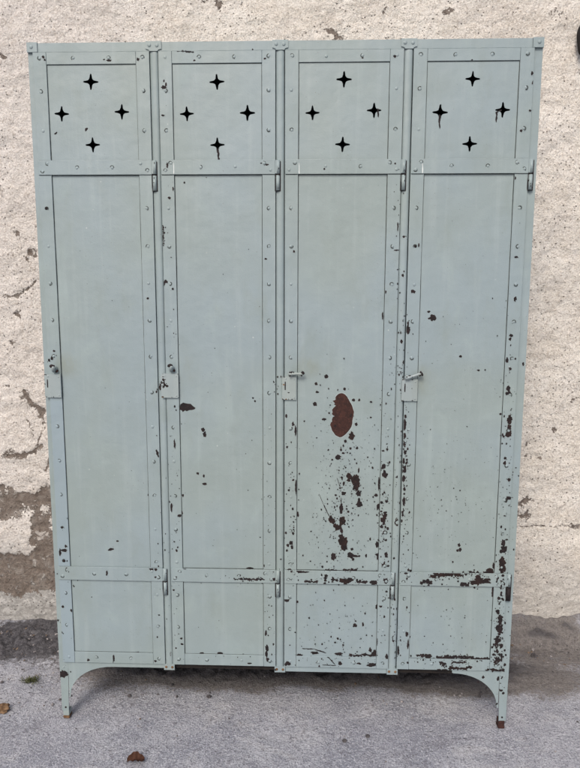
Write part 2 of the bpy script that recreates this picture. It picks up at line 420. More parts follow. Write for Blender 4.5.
CH = [  # x, y, w, h, kind, rot
 (351.5,436,5.5,8.5,'r'),(316,384,3.2,3.4),(317,392,3.5,2.5),(315,404,4,3.5),(344.5,389,3,3),(353.5,400,3.2,3),(359,400,2,3.4),(324,419,4.4,2.2),(329,413,2,2),
 (356,424,3,3),(338,457,5.5,5),(350.5,448.5,2.5,2.5),(357,448,2.4,3),(343,453,3.2,2),(349,476,6,6,'r'),(355.5,480,8,10,'r'),(356.5,486,6,8,'r'),(348.6,480.3,4,3,'r'),
 (358.6,470.7,1.8,5),(358.4,493.4,5,5.4),(359.4,504,6,6),(359,500,3,4),(343.3,493.4,4,4),(341.2,509.4,3.8,8.5),(343.6,483.6,2,4),(332,520.5,5,9,'r',25),(336,526.5,5,7,'r',25),
 (342.5,520.5,5.5,9,'r',-12),(339.5,527,4,6,'r',-25),(341.5,530.5,3,5),(341,536.5,5,4),(343,543,8,13,'r'),(345,548,4,6),(333.6,556.6,5,7.5),(350.5,555.6,7,6),(355,556,6,2.5),(359,556,2.5,2),
 (352,549,2.8,2.8),(378.7,484.3,2,13),(376,495,4,3),(378,507,3,6),(383,519.5,6,6,'r'),(385,515,4,7,'r'),(384.4,474.3,5,7),(383.7,466.5,4,4),(377,544.5,3.4,6),(378,556.6,2.4,7),
 (386,554.5,3,5.5),(384,532.7,2.4,3.4),(253,398,2,2),(255,401,2,2),(203.2,430,4,4),(204.5,434,3.4,5),(204.5,484,4.4,2.6),(203.8,476,2,3),(198,473.5,3,2.4),
 (326.3,376.8,4,4),(315,403.3,3,3),(286.5,416,2,4),(293,424,2.2,4.5),(295.6,431,2,9),(404.8,423.4,3,8),(404.8,469,3,6),(403.7,478.5,3,6),(403.7,501,2.4,9),
 (396.5,522,4,7.5,'r'),(291,543,4,4),(292,547,3,4),(293,533.5,3,3),(296,488,2,14),(275.9,526,2,10),(297.9,514.5,2,5),(174.5,444.3,2,8),(157.4,453,2.6,7,'k',15),(180,515.6,4,3),(182,513,2,4),
 (171.4,507,2,6),(183,495.5,2,3),(64.5,550.5,7,3),(60.2,552,2.4,7),(66,546,2,3),(111,549.4,6,2.4,'k',20),(117.6,541,3,2),
 (432.5,318,8,6),(428.6,311.6,3,2.6),(460.5,356.4,3,2.6),(407.8,328.7,3.4,8),(408,323,2,3),(404.8,350,3.6,9),(404.6,357,3,7),(478.3,370.4,2.6,2),(485,370,1.6,1.6),
 (509.6,420,5.5,9,'r'),(509,428,4,10,'r'),(508.6,434,5.5,8,'r'),(508,388.6,4,5),(509,393,3,4),(511,335.5,4,3),(510,339,3,3),(507,360,3,5.5),(523,364,2.2,4),(404.8,424.6,3,9),
 (383.5,466,4,5),(385.8,475,4,4),(505,458,3,3),(504.6,463,3,4),(508.7,479.7,3.4,4),(508,498,4.6,4,'k',30),(506,501,2.6,3),
 (404.6,470.8,3.4,4),(403.4,479,3,6),(503.2,543,4,6),(504,549,5,7),(501,551,3,4),(502,562,7,9,'r'),(502.5,569,6.5,8,'r'),(459,545,3,4),(460,549.5,3,4),(457.5,550.5,3,2.4),
 (452.7,562,1.6,2.4),(489.7,571,8,5,'r'),(405.7,573,4,3),(411.3,571.6,5,4.5),(400,575.4,2.4,8),(463,584,7,4),(467,586,4,4),(493,592,3,11),
 (406.8,634,3,5),(408,644,2,9),(406.8,607.5,2,3),(394.5,638.4,5,7),(397.8,650.8,3,8),(396.5,620,4,2),
 (289.6,569.9,4,3),(298.5,570.5,6,5),(303,572,11,2),(373.6,582.9,7,5),(386,581.3,4,5),(286.7,600.3,5,3),(386.4,591.4,2.5,2),(377,606.6,3.2,5),(380.5,606.4,3,2),
 (355,625.4,4,4.4),(362.9,624.5,2,4),(355.5,621,2,1.6),(337.7,638.4,2.4,2.4),(335,642.4,2,2),(331,636.5,1.5,2),(343,645,2,2),(322,644,1.6,2),(338.9,653.7,8,3),(374.7,653,6,6),(370,649.6,3,5),
 (299.7,655,7,2.4),(315,652.6,8,2.5),(287.3,663.5,6,5),(340,663.5,4,4),(359,663.5,5,2),(371.4,664.9,10,3),(386.6,656.4,3,5),(377,641.8,1.5,8),
 (185,568.4,3,2.4),(250,568.2,7,1.8),(239.8,575.7,3,2),(274.3,579.3,4,3),(265.9,633.6,2,6),(267,648,3,7),(266.5,654,3,6),(267.6,659.5,3,4),(220,653.2,5,2.4),(201.4,653.2,4,2),
 (249.7,663.3,4,1.8),(181.4,638.5,2.6,2),(182,644,3,2),(173.7,590,2.4,1.6),(106.9,573.2,2,5),(151.5,569.3,5,2.6),(156,569.5,3,3),(171.6,507.8,2,7),
 (71.4,610.4,2,3),(63,606.7,2.6,2.6),(68,518.6,1.6,2),(113.8,658,2,6),(137.3,652.7,6,2),(88.4,660,3,2.4),(155.5,661,3,2),(63.3,674,9,7),(157.4,637,1.6,2),
 (43.4,57,3,3),(45,60,2,2),(138,59.5,3,3),(104,59.6,2,1.6),(109,60.5,5,2),(86.3,129.6,4,2.6,'k',45),(55.9,133.3,3,1.6,'k',35),(164,87.4,5,4),(166,84.5,2,4),(164,81,1.5,3),
 (167.3,165.6,2.4,5),(173.2,188.9,2,4.4),(169.5,198,3,2.6),(184.4,182.7,2,1.8),(267,164.7,4,2),(261,163.2,2,1.4),(278.7,173,2,4),(194.3,60.4,2.4,2.2),(163,115.5,3.4,1.8),
 (252.6,50,1.5,2.6),(265,58.5,2.4,1.8),(394.7,56.4,3,3),(362.5,58,2.4,2.2),(324.3,169,2,1.8),(411,135.5,2,1.8),(531.9,73.4,2.4,4),(532.3,82.8,1.5,4),(530,110.7,2.6,2.4),(521,130.9,2.8,2.4),
 (472,60,2,1.6),(514.8,178,2.6,3),(165.9,281.5,4,3),(164,284,2,4),(172.8,289,2.4,2),(266,259,2.6,2),(147.8,298.4,3,2),(293.8,251.4,2.6,2.4),(403.8,236.7,2.6,2.4),(397.8,226.5,1.5,8),
 (396.4,250.2,5,1.4),(408,330,4,8),(412.8,291.7,5,3.4),(382.6,315.9,1.5,8),(397.8,314,3.6,2.6),(397.8,283.8,2,2),(385.5,291.7,2,3),(515.7,257.2,4,2),(515.2,299,2.6,5),(418.7,245.2,1.8,4),
 (277,41.5,3,2.6),(531,163,3,1.5),(518,163,2,1.5),(537,46.5,3,2.4),
 (496.5,704,3.4,2.2,'k',30),(499.5,685,2,3),(497.5,679,2,3),(500.8,690.5,4,2),(503,693,2.6,3),(483,677,3,3),(478,682,2,1.6),(486,688,2,2),
 (171,654,2,4),(176,648,2,1.6),(290,628,1.6,1.8),
]
for c in CH: chip(*c)
def wedge(px, py, w, h):
    x, z = at_front(px, py); s = surf_at(x, z)
    pts = [(-.5,.25),(-.45,-.3),(-.28,-.5),(-.05,-.4),(.2,-.36),(.36,-.1),(.5,.06),(.44,.2),(.3,.28),(.1,.3),(-.05,.42),(-.15,.32),(-.3,.5),(-.36,.32)]
    s.polys.append(([at_front(px+a*w, py+b*h, s.y) for a, b in pts], 'k'))
wedge(187.6, 407.3, 16, 9.5)
for b in [(446,575,30,5,'r'),(475,573,26,3,'k'),(479,580,18,8,'r'),(426,582.8,12,3.4),(423.6,656.4,14,4),(455,657,37,3.2),(482,658.6,16,2.4),(459,662.4,15,2),(460,668,22,3,'r'),
          (442,669.8,8,2.4),(492,669.6,12,3.4,'r'),(331,570,12,1.8),(350,570,14,2.2),(311,581.7,13,2),(345.6,580.6,14,5,'r'),(335,580,6,3),(326.5,578,5,7),(362,581.7,10,2.4),
          (363.5,655.2,28,2.6),(249,579.3,28,2.2),(500,625,5,18),(496.4,644,3,14),(495,662,4,9),(500.4,657,3,7),(183,51.2,12,1),(190,52,8,1),(163.4,236,1.4,20),(442.7,663.6,6,4)]: band(*b)
for l in [(323.6,505,329.6,517,1.3),(319,494,324,506,.6),(302,649,314,649.5,1.6),(314,649.5,326,653.5,1.8),(324,653,335.5,665,1.5),(336,665.5,322,665,1.2),(337,478,341,490,.7),
          (217.6,148,219,162,2.4),(439.7,114,439.8,128.5,2.2),(378.2,108,378.2,117,1.8),(496.7,111,496.7,122,2.2),(497,111.5,502,109.5,1.8),(113,655,113.4,668,.9),(341.2,498,341.2,507,1.0)]: line(*l)
for px in (174, 299.2, 422.2): line(px, 163.2, px, 176, 1.1, 'w', 4)  # thin white strokes painting the highlights at the strap ends
# loose spatter of small flakes
def spatter(cx, cy, sx, sy, n, lo=.5, hi=2.2, box_=None):
    for _ in range(n):
        x, y = R.gauss(cx, sx), R.gauss(cy, sy)
        if box_ and not (box_[0] < x < box_[2] and box_[1] < y < box_[3]): continue
        q = lo+(hi-lo)*R.random()**2.6
        chip(x, y, q*R.uniform(.7, 1.3), q*R.uniform(.8, 1.5), 'k', 0, .4)
P3 = (298, 350, 378, 568)
spatter(345, 500, 13, 40, 170, .5, 2.4, P3); spatter(338, 440, 20, 40, 70, .5, 2.0, P3); spatter(325, 545, 14, 20, 60, .5, 1.6, P3)
spatter(383, 500, 3.5, 55, 70, .6, 2.6); spatter(290, 500, 3.5, 50, 34, .6, 2.4); spatter(404, 420, 3, 75, 70, .6, 2.6); spatter(508, 420, 4, 60, 60, .6, 2.6)
spatter(501, 600, 4, 50, 70, .6, 2.8); spatter(340, 625, 22, 18, 46, .5, 1.8); spatter(455, 640, 25, 20, 26, .4, 1.4); spatter(450, 520, 16, 30, 50, .4, 1.5)
spatter(335, 579, 26, 3, 30, .6, 2.2); spatter(455, 580, 26, 4, 40, .6, 2.6); spatter(340, 662, 26, 3, 30, .6, 2.0); spatter(455, 663, 26, 4, 34, .6, 2.2)
spatter(396, 500, 3, 90, 40, .6, 2.4); spatter(396, 630, 3, 26, 24, .6, 2.6); spatter(225, 579, 30, 3, 14, .5, 1.6); spatter(225, 658, 30, 3, 12, .5, 1.6)
spatter(176, 560, 3, 70, 26, .5, 1.8); spatter(270, 600, 3, 60, 24, .5, 1.8); spatter(66, 590, 5, 50, 22, .5, 1.8); spatter(160, 560, 4, 70, 18, .5, 1.6)
spatter(110, 590, 30, 50, 16, .4, 1.2); spatter(225, 480, 26, 90, 26, .4, 1.2); spatter(450, 380, 28, 80, 30, .4, 1.3); spatter(110, 420, 26, 120, 12, .4, 1.0)
spatter(220, 250, 30, 90, 10, .4, 1.1); spatter(440, 190, 40, 80, 10, .4, 1.2); spatter(402, 250, 4, 60, 20, .5, 2.0); spatter(168, 230, 4, 60, 12, .5, 1.8)
spatter(384.5, 535, 2.6, 22, 34, .8, 3.4); spatter(404, 455, 2, 40, 60, .8, 3.6); spatter(500, 628, 3, 26, 60, .8, 4.0); spatter(497, 650, 2.5, 14, 26, .8, 3.6); spatter(291, 520, 3, 40, 20, .8, 3.0)
for q in [(498,612,3,5),(500,618,5,7),(497.5,628,5,6),(499,640,4,4),(404.5,436,2.6,6),(404,444,2.4,5),(405,452,3,5),(403.6,461,2.4,6),(404.4,489,2.6,4)]: chip(*q)
spatter(342, 500, 19, 48, 240, .35, 1.1, P3); spatter(455, 500, 26, 50, 110, .35, 1.0); spatter(455, 630, 28, 25, 60, .35, 1.0); spatter(340, 625, 26, 24, 80, .35, 1.2)
spatter(383, 520, 4, 70, 70, .4, 1.4); spatter(404, 480, 4, 90, 70, .4, 1.4); spatter(504, 520, 5, 90, 80, .4, 1.5); spatter(175, 470, 4, 110, 40, .4, 1.3); spatter(270, 540, 4, 90, 40, .4, 1.2)
# keyhole slots, wear and rust round the latches
spatter(162, 386, 4, 4, 16, .8, 2.6); spatter(54, 362, 3, 6, 10, .8, 2.4); spatter(276, 386, 3, 6, 12, .6, 2.0); spatter(397, 375, 5, 6, 14, .6, 2.2)
chip(160.5, 387, 3, 7, 'r'); chip(56, 370, 5, 5, 'k'); chip(52, 358, 3, 4, 'k')

# ------------------------------------------------------------------ LOCKER
locker = bpy.data.objects.new('metal_locker', None); COL.objects.link(locker)
tag(locker, 'tall grey-green metal locker with four riveted doors, star vents and flaking paint', 'locker')
FM = [PAINT, DARK, RUSTD, GRIME, ORANGE, WHITE, PALE, RUST]

def star(cx, cz, r=0.0187, rot=0.0):
    pts = []
    prof = [(.30, .27), (.42, .20), (.60, .155), (.80, .125), (.93, .10), (1.0, .05)]
    for k in range(4):
        a = rot+k*math.pi/2; ca, sa = math.cos(a), math.sin(a)
        for t, w in [(t, -w) for t, w in prof]+[(t, w) for t, w in prof[::-1]]:
            pts.append((cx+r*(t*ca-w*R.uniform(.85, 1.15)*sa), cz+r*(t*sa+w*ca)))
    return pts

STARS = [[(.1623,1.8041),(.0823,1.7256),(.2409,1.7295),(.1611,1.6475)], [(.4906,1.8015),(.4112,1.7235),(.5690,1.7249),(.4899,1.6458)],
         [(.8175,1.8050),(.7374,1.7239),(.8957,1.7290),(.8159,1.6455)], [(1.1440,1.8036),(1.0647,1.7230),(1.2233,1.7280),(1.1431,1.6451)]]

def strip(name, s, thick, rivets, parent, y_back, bev=0.0006, mats=None):
    bm = bmesh.new(); x0, x1, z0, z1 = s.r
    box(bm, x0, x1, s.y, y_back, z0, z1, bev)
    for (rx, rz) in rivets:
        rivet(bm, rx+R.uniform(-.0012, .0012), s.y+.0002, rz+R.uniform(-.0012, .0012), R.uniform(.0038, .0046), R.uniform(.0011, .0018), 1 if R.random() < .05 else 0)
        if R.random() < .8:
            a0 = R.uniform(0, 6.28)
            s.polys.append(([(rx+(.0056 if k < 9 else .0036)*math.cos(a0+(k if k < 9 else 17-k)*.42)*R.uniform(.92, 1.06), rz+(.0056 if k < 9 else .0036)*math.sin(a0+(k if k < 9 else 17-k)*.42)*R.uniform(.92, 1.06)) for k in range(18)], 'g'))
    s.emit(bm)
    return link(name, bm, mats or FM, parent)

LABELS = ['door at the left end of the locker with little wear', 'door with a black pointed chip beside its stile',
          'door with a large red-brown bare patch', 'door with rusty flaked rails at the right end']
for i, ((a, b), d) in enumerate(zip(DOORS, D)):
    bm = bmesh.new()
    holes = [star(x, z, 0.0187*R.uniform(.96, 1.06), R.uniform(-.04, .04)) for x, z in STARS[i]]
    prism(bm, [[(a, ZB), (b, ZB), (b, ZT), (a, ZT)]]+holes, PY, PY+0.0012)
    d['sheet'].emit(bm)
    door = link('door', bm, FM, locker); door['label'] = LABELS[i]
    for key, xc in (('stile_a', a+SW*.5), ('stile_b', b-SW*.5)):
        zs = []; z = 1.78
        while z > .22:
            if not any(lo-.012 < z < hi+.012 for lo, hi in (UR, LR)): zs.append(z)
            z -= 0.0985
        rv = [(xc, 1.862), (xc, .202)]+[(xc, z) for z in zs]
        strip('stile', d[key], .003, rv, door, PY-.0002, mats=[PAINTB]+FM[1:] if (i, key) == (0, 'stile_a') else None)
    cx = (a+b)/2
    strip('rail', d['top'], .003, [(a+.105, 1.861), (b-.105, 1.861)], door, PY-.0002)
    strip('rail', d['bottom'], .003, [(a+.1, .201), (b-.1, .201)], door, PY-.0002)
    for key, (z0, z1) in (('upper', UR), ('lower', LR)):
        zc = (z0+z1)/2
        rv = [(a+.012, zc-.009), (a+.026, zc+.010), (a+.105, zc), (b-.105, zc), (b-.030, zc+.009), (b-.012, zc-.008)]
        strip('rail', d[key], .003, rv, door, SY-.0001, .0008)
        # hinge: the strap end curls round a pin, a fixed barrel sits below it on the post
        bm = bmesh.new()
        hx = b+0.0035
        pts, rad = [], []
        box(bm, b-.0004, hx+.0035, RY-.0002, RY+.0032, z0+.0015, z1-.0015, .0009)
        cyl(bm, (hx+.0035, RY+.003, z0+.001), (hx+.0035, RY+.003, z1-.001), .0048, n=16)
        cyl(bm, (hx+.0035, RY+.003, z0-.003), (hx+.0035, RY+.003, z0+.001), .0036, n=12, mi=1)
        cyl(bm, (hx+.0030, RY+.0026, z0-.041), (hx+.0030, RY+.0026, z0-.003), .0050, n=16, mi=1 if (i, key) == (3, 'lower') else 0)
        box(bm, hx-.004, hx+.006, RY+.0045, .004, z0-.040, z0-.004, .0008)
        box(bm, hx-.0052, hx+.0105, RY+.0026, RY+.0032, z0-.043, z1-.004, 0, 1)
        for _ in range(3+4*(i >= 2)):
            zz = R.uniform(z0-.038, z1); an = R.uniform(-1.2, 1.2)
            blob(bm, (hx+.003+.0052*math.sin(an), RY+.0028-.0052*math.cos(an), zz), (.0011, .0006, R.uniform(.001, .004)), .3, R.random()*50, 1, 1)
        h = link('hinge', bm, [PAINT, DARK], door)
    # lock plate
    lx0, lx1 = [(0.0035, .0490), (.3275, .3755), (.6600, .6985), (.9850, 1.0275)][i]
    lz0, lz1 = [(.976, 1.041), (.9775, 1.0445), (.9745, 1.0385), (.9735, 1.0335)][i]
    bm = bmesh.new(); r = .006
    ol = []
    for (cx_, cz_, a0) in ((lx1-.0012, lz1-.0012, 0), (lx0+r, lz1-r, 90), (lx0+r, lz0+r, 180), (lx1-.0012, lz0+.0012, 270)):
        rr = r if a0 in (90, 180) else .0012
        for k in range(5):
            t = math.radians(a0+k*22.5); ol.append((cx_+rr*math.cos(t), cz_+rr*math.sin(t)))
    prism(bm, [ol], -.0092, -.0046)
    ls = Surf(lx0, lx1, lz0, lz1, -.0092); edge_glint(ls, 'r', 1); edge_glint(ls, 'b', 1)
    sx, sz = lx0+.0085, (lz0+lz1)/2+.006
    ls.polys.append(([(sx-.0014, sz-.011), (sx+.0014, sz-.011), (sx+.0017, sz+.004), (sx+.0013, sz+.012), (sx-.0012, sz+.012), (sx-.0018, sz)], 'k'))
    for _ in range(9):
        ls.polys.append((ragged(R.choice([lx0+R.random()*.006, R.uniform(lx0, lx1)]), R.choice([lz0+.001, lz1-.001, R.uniform(lz0, lz1)]), R.uniform(.0008, .003), R.uniform(.0008, .0022)), R.choice('kkro')))
    if i == 1:
        for _ in range(14): ls.polys.append((ragged(lx0+abs(R.gauss(0, .009)), 1.016+R.gauss(0, .008), R.uniform(.001, .0035), R.uniform(.001, .004)), 'r'))
    ls.emit(bm)
    for q in ((lx0+.010, lz1-.006), (lx1-.006, lz1-.007), (lx1-.006, lz0+.006)): rivet(bm, q[0], -.0091, q[1], .0026, .0010)
    link('lock_plate', bm, [PAINTP]+FM[1:], door)
    # turning latch above the plate
    bm = bmesh.new()
    if i in (0, 1):
        kx, kz = lx0+(.030, .030)[i], lz1+.017
        cyl(bm, (kx, SY, kz-.003), (kx, -.012, kz-.003), .0075, .0070, 16)
        tube(bm, [(kx-.001, -.010, kz-.008), (kx, -.016, kz-.004), (kx+.002, -.022, kz+.003), (kx+.003, -.024, kz+.007)], [.0052, .0058, .0056, .003], 12)
        blob(bm, (kx-.001, -.022, kz+.006), (.0078, .005, .0052), .25, i+3.0, 2, 1)
        blob(bm, (kx+.007, -.010, kz-.008), (.003, .003, .004), .3, i+8.0, 2, 2)
    else:
        kx, kz = lx0+(.024, .014)[i-2], lz1+(.008, .004)[i-2]
        ex, ez = kx+(.034, .040)[i-2], kz+(.001, .013)[i-2]
        cyl(bm, (kx, SY, kz), (kx, -.013, kz), .0080, .0074, 16)
        tube(bm, [(kx-.006, -.0125, kz-.002), (kx, -.0145, kz), (kx*.5+ex*.5, -.0150, kz*.5+ez*.5), (ex-.006, -.0150, ez-.001), (ex, -.0146, ez)], [.0036, .0050, .0034, .0042, .0024], 12)
        for q in range(13):
            t = R.choice([R.uniform(.8, 1.0), R.uniform(-.1, .3)])
            blob(bm, (kx+(ex-kx)*t, -.0165, kz+(ez-kz)*t+R.uniform(-.005, .005)), (R.uniform(.0015, .004), .0024, R.uniform(.0015, .0036)), .35, q+i*9.0, 2, 1)
    link('latch', bm, [PAINTP, DARK, RUST], door)

# posts between the doors: rounded pressed bars with flared riveted tabs
for x, s, t in zip(POSTX, POST, PTAB):
    bm = bmesh.new()
    prof = [(-.0112, .012), (-.0112, .0022), (-.0098, -.0006), (-.0062, -.0017), (-.0030, -.0030), (.0015, -.0034), (.0062, -.0030), (.0094, -.0012), (.0112, .0024), (.0112, .012)]
    lo = [bm.verts.new((x+px, py, ZB-.002)) for px, py in prof]; hi = [bm.verts.new((x+px, py, 1.8755)) for px, py in prof]
    for k in range(len(prof)-1):
        f = bm.faces.new((lo[k], lo[k+1], hi[k+1], hi[k])); f.smooth = True
    w = .0202
    ol = [(x-w, HGT+.0008), (x-w, 1.8815)]
    for k in range(5): ol.append((x-.0105-(w-.0105)*(1-math.sin(k/4*math.pi/2)), 1.8815-.0052*(1-math.cos(k/4*math.pi/2))))
    ol += [(2*x-p, q) for p, q in reversed(ol)]
    prism(bm, [ol[::-1]], -.0050, -.0024)
    rivet(bm, x-.0105, -.0049, 1.8905, .0050, .0020); rivet(bm, x+.0090, -.0049, 1.8900, .0050, .0020)
    tx0, tx1, tz0, tz1 = t.r
    prism(bm, [[(tx0, tz0), (tx1, tz0), (tx1, tz1), (tx0, tz1)]], -.0030, .0006)
    rivet(bm, x-.009, -.0029, .1755, .0040, .0018, 4); rivet(bm, x+.009, -.0029, .1750, .0040, .0018, 4)
    # the bare patches follow the rounded front
    k0 = len(bm.verts); s.emit(bm); bm.verts.ensure_lookup_table()
    for v in bm.verts[k0:]:
        u = v.co.x-x; v.co.y += .0030*(abs(u)/.0100)**2.6
    t.emit(bm)
    link('post', bm, FM, locker)
# corner posts with their legs and feet
for k, (s, sg) in enumerate(((CORN[0], 1), (CORN[1], -1))):
    x0, x1 = (0.0, .026) if k == 0 else (WID-.026, WID)
    for yy, front in ((0.0015, True), (DEP-.0275, False)):
        bm = bmesh.new()
        o, iw = (x0, x1) if k == 0 else (x1, x0)
        ol = [(o, HGT), (o, .17), (o+sg*.004, .024), (o+sg*.0215, .024), (iw, .17), (iw, HGT)]
        if k == 1: ol = ol[::-1]
        prism(bm, [ol], yy if front else yy+.0245, yy+.0025 if front else yy+.027)
        # return flange of the angle iron
        q0, q1 = sorted((o, o+sg*.0025))
        box(bm, q0, q1, yy+.0026 if front else yy, yy+.027 if front else yy+.0244, .024, HGT-.001)
        if front:
            t0, t1 = sorted((o-sg*.0002, o+sg*.0270))
            prism(bm, [[(t0, 1.8765), (t1, 1.8765), (t1, HGT+.0008), (t0, HGT+.0008)]], -.0048, .0012)
            rivet(bm, o+sg*.0115, -.0047, 1.8890, .0050, .0020)
            rivet(bm, o+sg*.0125, .0016, .036, .0030, .0016, 1)
            rivet(bm, o+sg*.0115, .0016, .165, .0030, .0012, 0)
            s.emit(bm)
        ft = link('corner_post', bm, FM, locker)
        bm = bmesh.new()
        fx0, fx1 = sorted((o+sg*.0035, o+sg*.0225))
        box(bm, fx0, fx1, yy-.0012, yy+.022, 0.0, .0085, .002)
        box(bm, fx0+.0008, fx1-.0008, yy-.0004, yy+.021, .0088, .0255, .0012)
        for f in bm.faces:
            cz_ = f.calc_center_median().z
            f.material_index = 1 if cz_ < .010 or k == 1 else 0
        for v in bm.verts:
            v.co += Vector((noise.noise(v.co*90), noise.noise(v.co*80+Vector((3, 0, 0))), 0))*.0012
        link('foot', bm, [PAINTP, ORANGE if k == 0 else RUST], ft)
# top and bottom rails
bm = bmesh.new(); box(bm, .0272, WID-.0272, TOPR.y, .02, 1.8766, HGT, .0008); TOPR.emit(bm)
for z in (): pass
link('top_rail', bm, FM, locker)
bm = bmesh.new(); box(bm, POSTX[1]+.0160, POSTX[2]-.0160, .0004, .003, .1672, .1840, .0006); link('bottom_rail', bm, FM, locker)['label'] = 'pale strip under the third door'
for (u0, u1) in ((POSTX[0]+.0158, POSTX[1]-.0158), (POSTX[2]+.0158, 1.300)):
    bm = bmesh.new(); box(bm, u0, u1, .010, .0115, .1655, .1850); link('bottom_rail', bm, [IRON], locker)['label'] = 'dark rusted rail set back behind the front'
# arched apron and gusset
ol = [(.0265, .1838), (.0265, .0700), (.0290, .0700)]
for k in range(17):
    t = k/16*math.pi/2
    ol.append((.0300+.128*(1-math.cos(t)), .0760+.0937*math.sin(t)))
ol += [(POSTX[0]-.0160, .1700), (POSTX[0]-.0160, .1838)]
bm = bmesh.new(); prism(bm, [ol], .0006, .0024); APR.emit(bm); link('bracket', bm, FM, locker)['label'] = 'long arched bracket from the leg to the first post'
ol = [(1.2910, .1838), (1.1545, .1838), (1.1545, .1740)]
for k in range(17):
    t = math.pi/2*(1-k/16)
    ol.append((1.2870-.128*(1-math.cos(t)), .0700+.1020*math.sin(t)))
ol += [(1.2910, .0640)]
bm = bmesh.new(); prism(bm, [ol], .0006, .0024); GUS.emit(bm); link('bracket', bm, FM, locker)['label'] = 'short curved bracket at the right leg'
# carcass
for nm, q in (('side_panel', (.0026, .0038, .003, DEP-.002, ZB-.012, HGT-.003)), ('side_panel', (WID-.0038, WID-.0026, .003, DEP-.002, ZB-.012, HGT-.003)),
              ('back_panel', (.004, WID-.004, DEP-.003, DEP-.0018, ZB-.012, HGT-.003)), ('top_panel', (.001, WID-.001, .0205, DEP, HGT-.0022, HGT-.0006)),
              ('floor_panel', (.004, WID-.004, .0245, DEP-.0035, ZB+.001, ZB+.0022))):
    bm = bmesh.new(); box(bm, *q); link(nm, bm, [PAINT], locker)
for x in POSTX:
    bm = bmesh.new(); box(bm, x-.0006, x+.0006, .0125, DEP-.0035, ZB+.003, HGT-.003); link('partition', bm, [PAINT], locker)
bm = bmesh.new(); box(bm, .005, WID-.005, .06, DEP-.004, 1.575, 1.5762); link('shelf', bm, [PAINT], locker)

# ------------------------------------------------------------------ WALL
WY = 0.52
def axis(lo, hi, a, b, step):
    v = []; n = int((b-a)/step)
    v = [a+(b-a)*i/n for i in range(n+1)]
    s, x = step, a
    pre = []
    while x > lo:
        s *= 1.35; x -= s; pre.append(max(x, lo))
    s, x = step, b; post = []
    while x < hi:
        s *= 1.35; x += s; post.append(min(x, hi))
    return pre[::-1]+v+post

def seg(px, py, ax, ay, bx, by):
    dx, dy = bx-ax, by-ay; t = max(0, min(1, ((px-ax)*dx+(py-ay)*dy)/(dx*dx+dy*dy+1e-9)))
    return math.hypot(px-ax-dx*t, py-ay-dy*t)

# bare places in the limewash, as measured (x, y, rx, ry, amount)
BARE = [(0,504,26,8,1),(30,500,26,7,1),(46,492,10,8,.9),(38,528,12,16,.9),(48,545,14,20,1),(8,512,14,8,.9),(0,572,40,18,1.1),(36,570,36,18,1.1),(20,588,50,8,.6),(4,490,7,5,.9),
        (50,512,5,8,.7),(34,518,6,10,.8),(2,540,5,4,-.6),(14,545,14,10,-.9),(22,536,10,7,-.7),(525,502.5,8,4,1.15),(525,516,9.5,5.5,1.15),(551,427,5,2,.9),(544,440,5,2,.8),(530,448,2.5,6,.8),(524,457,7,1.6,.7),
        (536,458,2,4,.7),(4,57,7,5,1),(202,2,7,4,.8),(220,3,5,7,.9),(328,34,5,7,.6),(336,37,6,4,.8),(344,38,4,3,.6),(386,9,4,4,.8),(446,10,9,3,.9),(556,13,8,4,.5),(466,34,3,4,.5),(566,24,6,4,.4),
        (20,313,4,5,1),(34,253,3,4,.9),(30,260,4,1.6,.8),(11,344,3,3,.8),(18,235,2,3,.7),(8,384,4,4,.7),(25,394,5,6,.7),(532,510,4,3,.5),(560,430,3,2,.6),(573,400,4,2,.6),(555,330,4,2,.5),(540,345,4,1.6,.6),
        (568,345,5,2,.6),(552,365,4,2,.5),(575,527,8,2.4,.8),(576,538,3,3,.7),(548,300,3,1.4,.5),(516,293,4,1.5,.5),(535,560,20,5,.3),(560,575,16,8,.25)]
LINES = [(4,296,18,296,2.2),(18,296,28,288,2.6),(28,288,36,280,1.3),(22,390,33,402,2.2),(30,402,40,412,4.5),(40,412,45,424,3),(44,428,40,444,1.4),(7,454,22,455,4.6),(22,455,34,451,3),(34,451,44,444,2.6),(28,420,34,436,1.2),
         (513,527.5,545,526,1.1),(545,526,580,528,1.1),(52,44+410,46,470,2)]
xs = axis(-9, 11, -0.62, 2.02, 0.0055); zs = axis(-.15, 4.6, -0.02, 2.46, 0.0055)
KX = 640.0/2.15
def wall_masks(x, z):
    b = -.30
    nn = noise.noise(Vector((x*6, z*6, 1)))
    # to survey units at the wall plane
    v = Vector((x, WY, z))-CAM; dpt = v.dot(FW)
    if -0.8 < x < 2.2 and -.1 < z < 2.6:
        px = 290+F*v.dot(RT)/dpt; py = 384-F*v.dot(UP)/dpt
        if px < 70 and py > 190: b += .12+.12*nn
        elif px > 500: b += .10*nn
        wx = 8*noise.fractal(Vector((x*17, z*17, 3)), .75, 2.1, 4); wz = 7*noise.fractal(Vector((x*17, z*17, 9)), .75, 2.1, 4)
        qx, qy = px+wx, py+wz
        for (cx, cy, rx, ry, am) in BARE:
            if abs(qx-cx) < rx*2 and abs(qy-cy) < ry*2:
                r2 = ((qx-cx)/rx)**2+((qy-cy)/ry)**2
                b += am*1.15*max(0, 1-r2*.5) if am < 0 else max(0, am*1.0*(1.12-r2*.62))
        for (ax, ay, bx, by, w) in LINES:
            dd = seg(px+wx*.4, py+wz*.4, ax, ay, bx, by)
            if dd < w*2: b += 1.0*max(0, 1-dd/(w*1.25))
    else:
        b += .9*max(0, noise.fractal(Vector((x*1.3, z*1.9, 5)), .8, 2, 5))*(1 if z < .8 else .4)
    return b
verts, bare, low = [], [], []
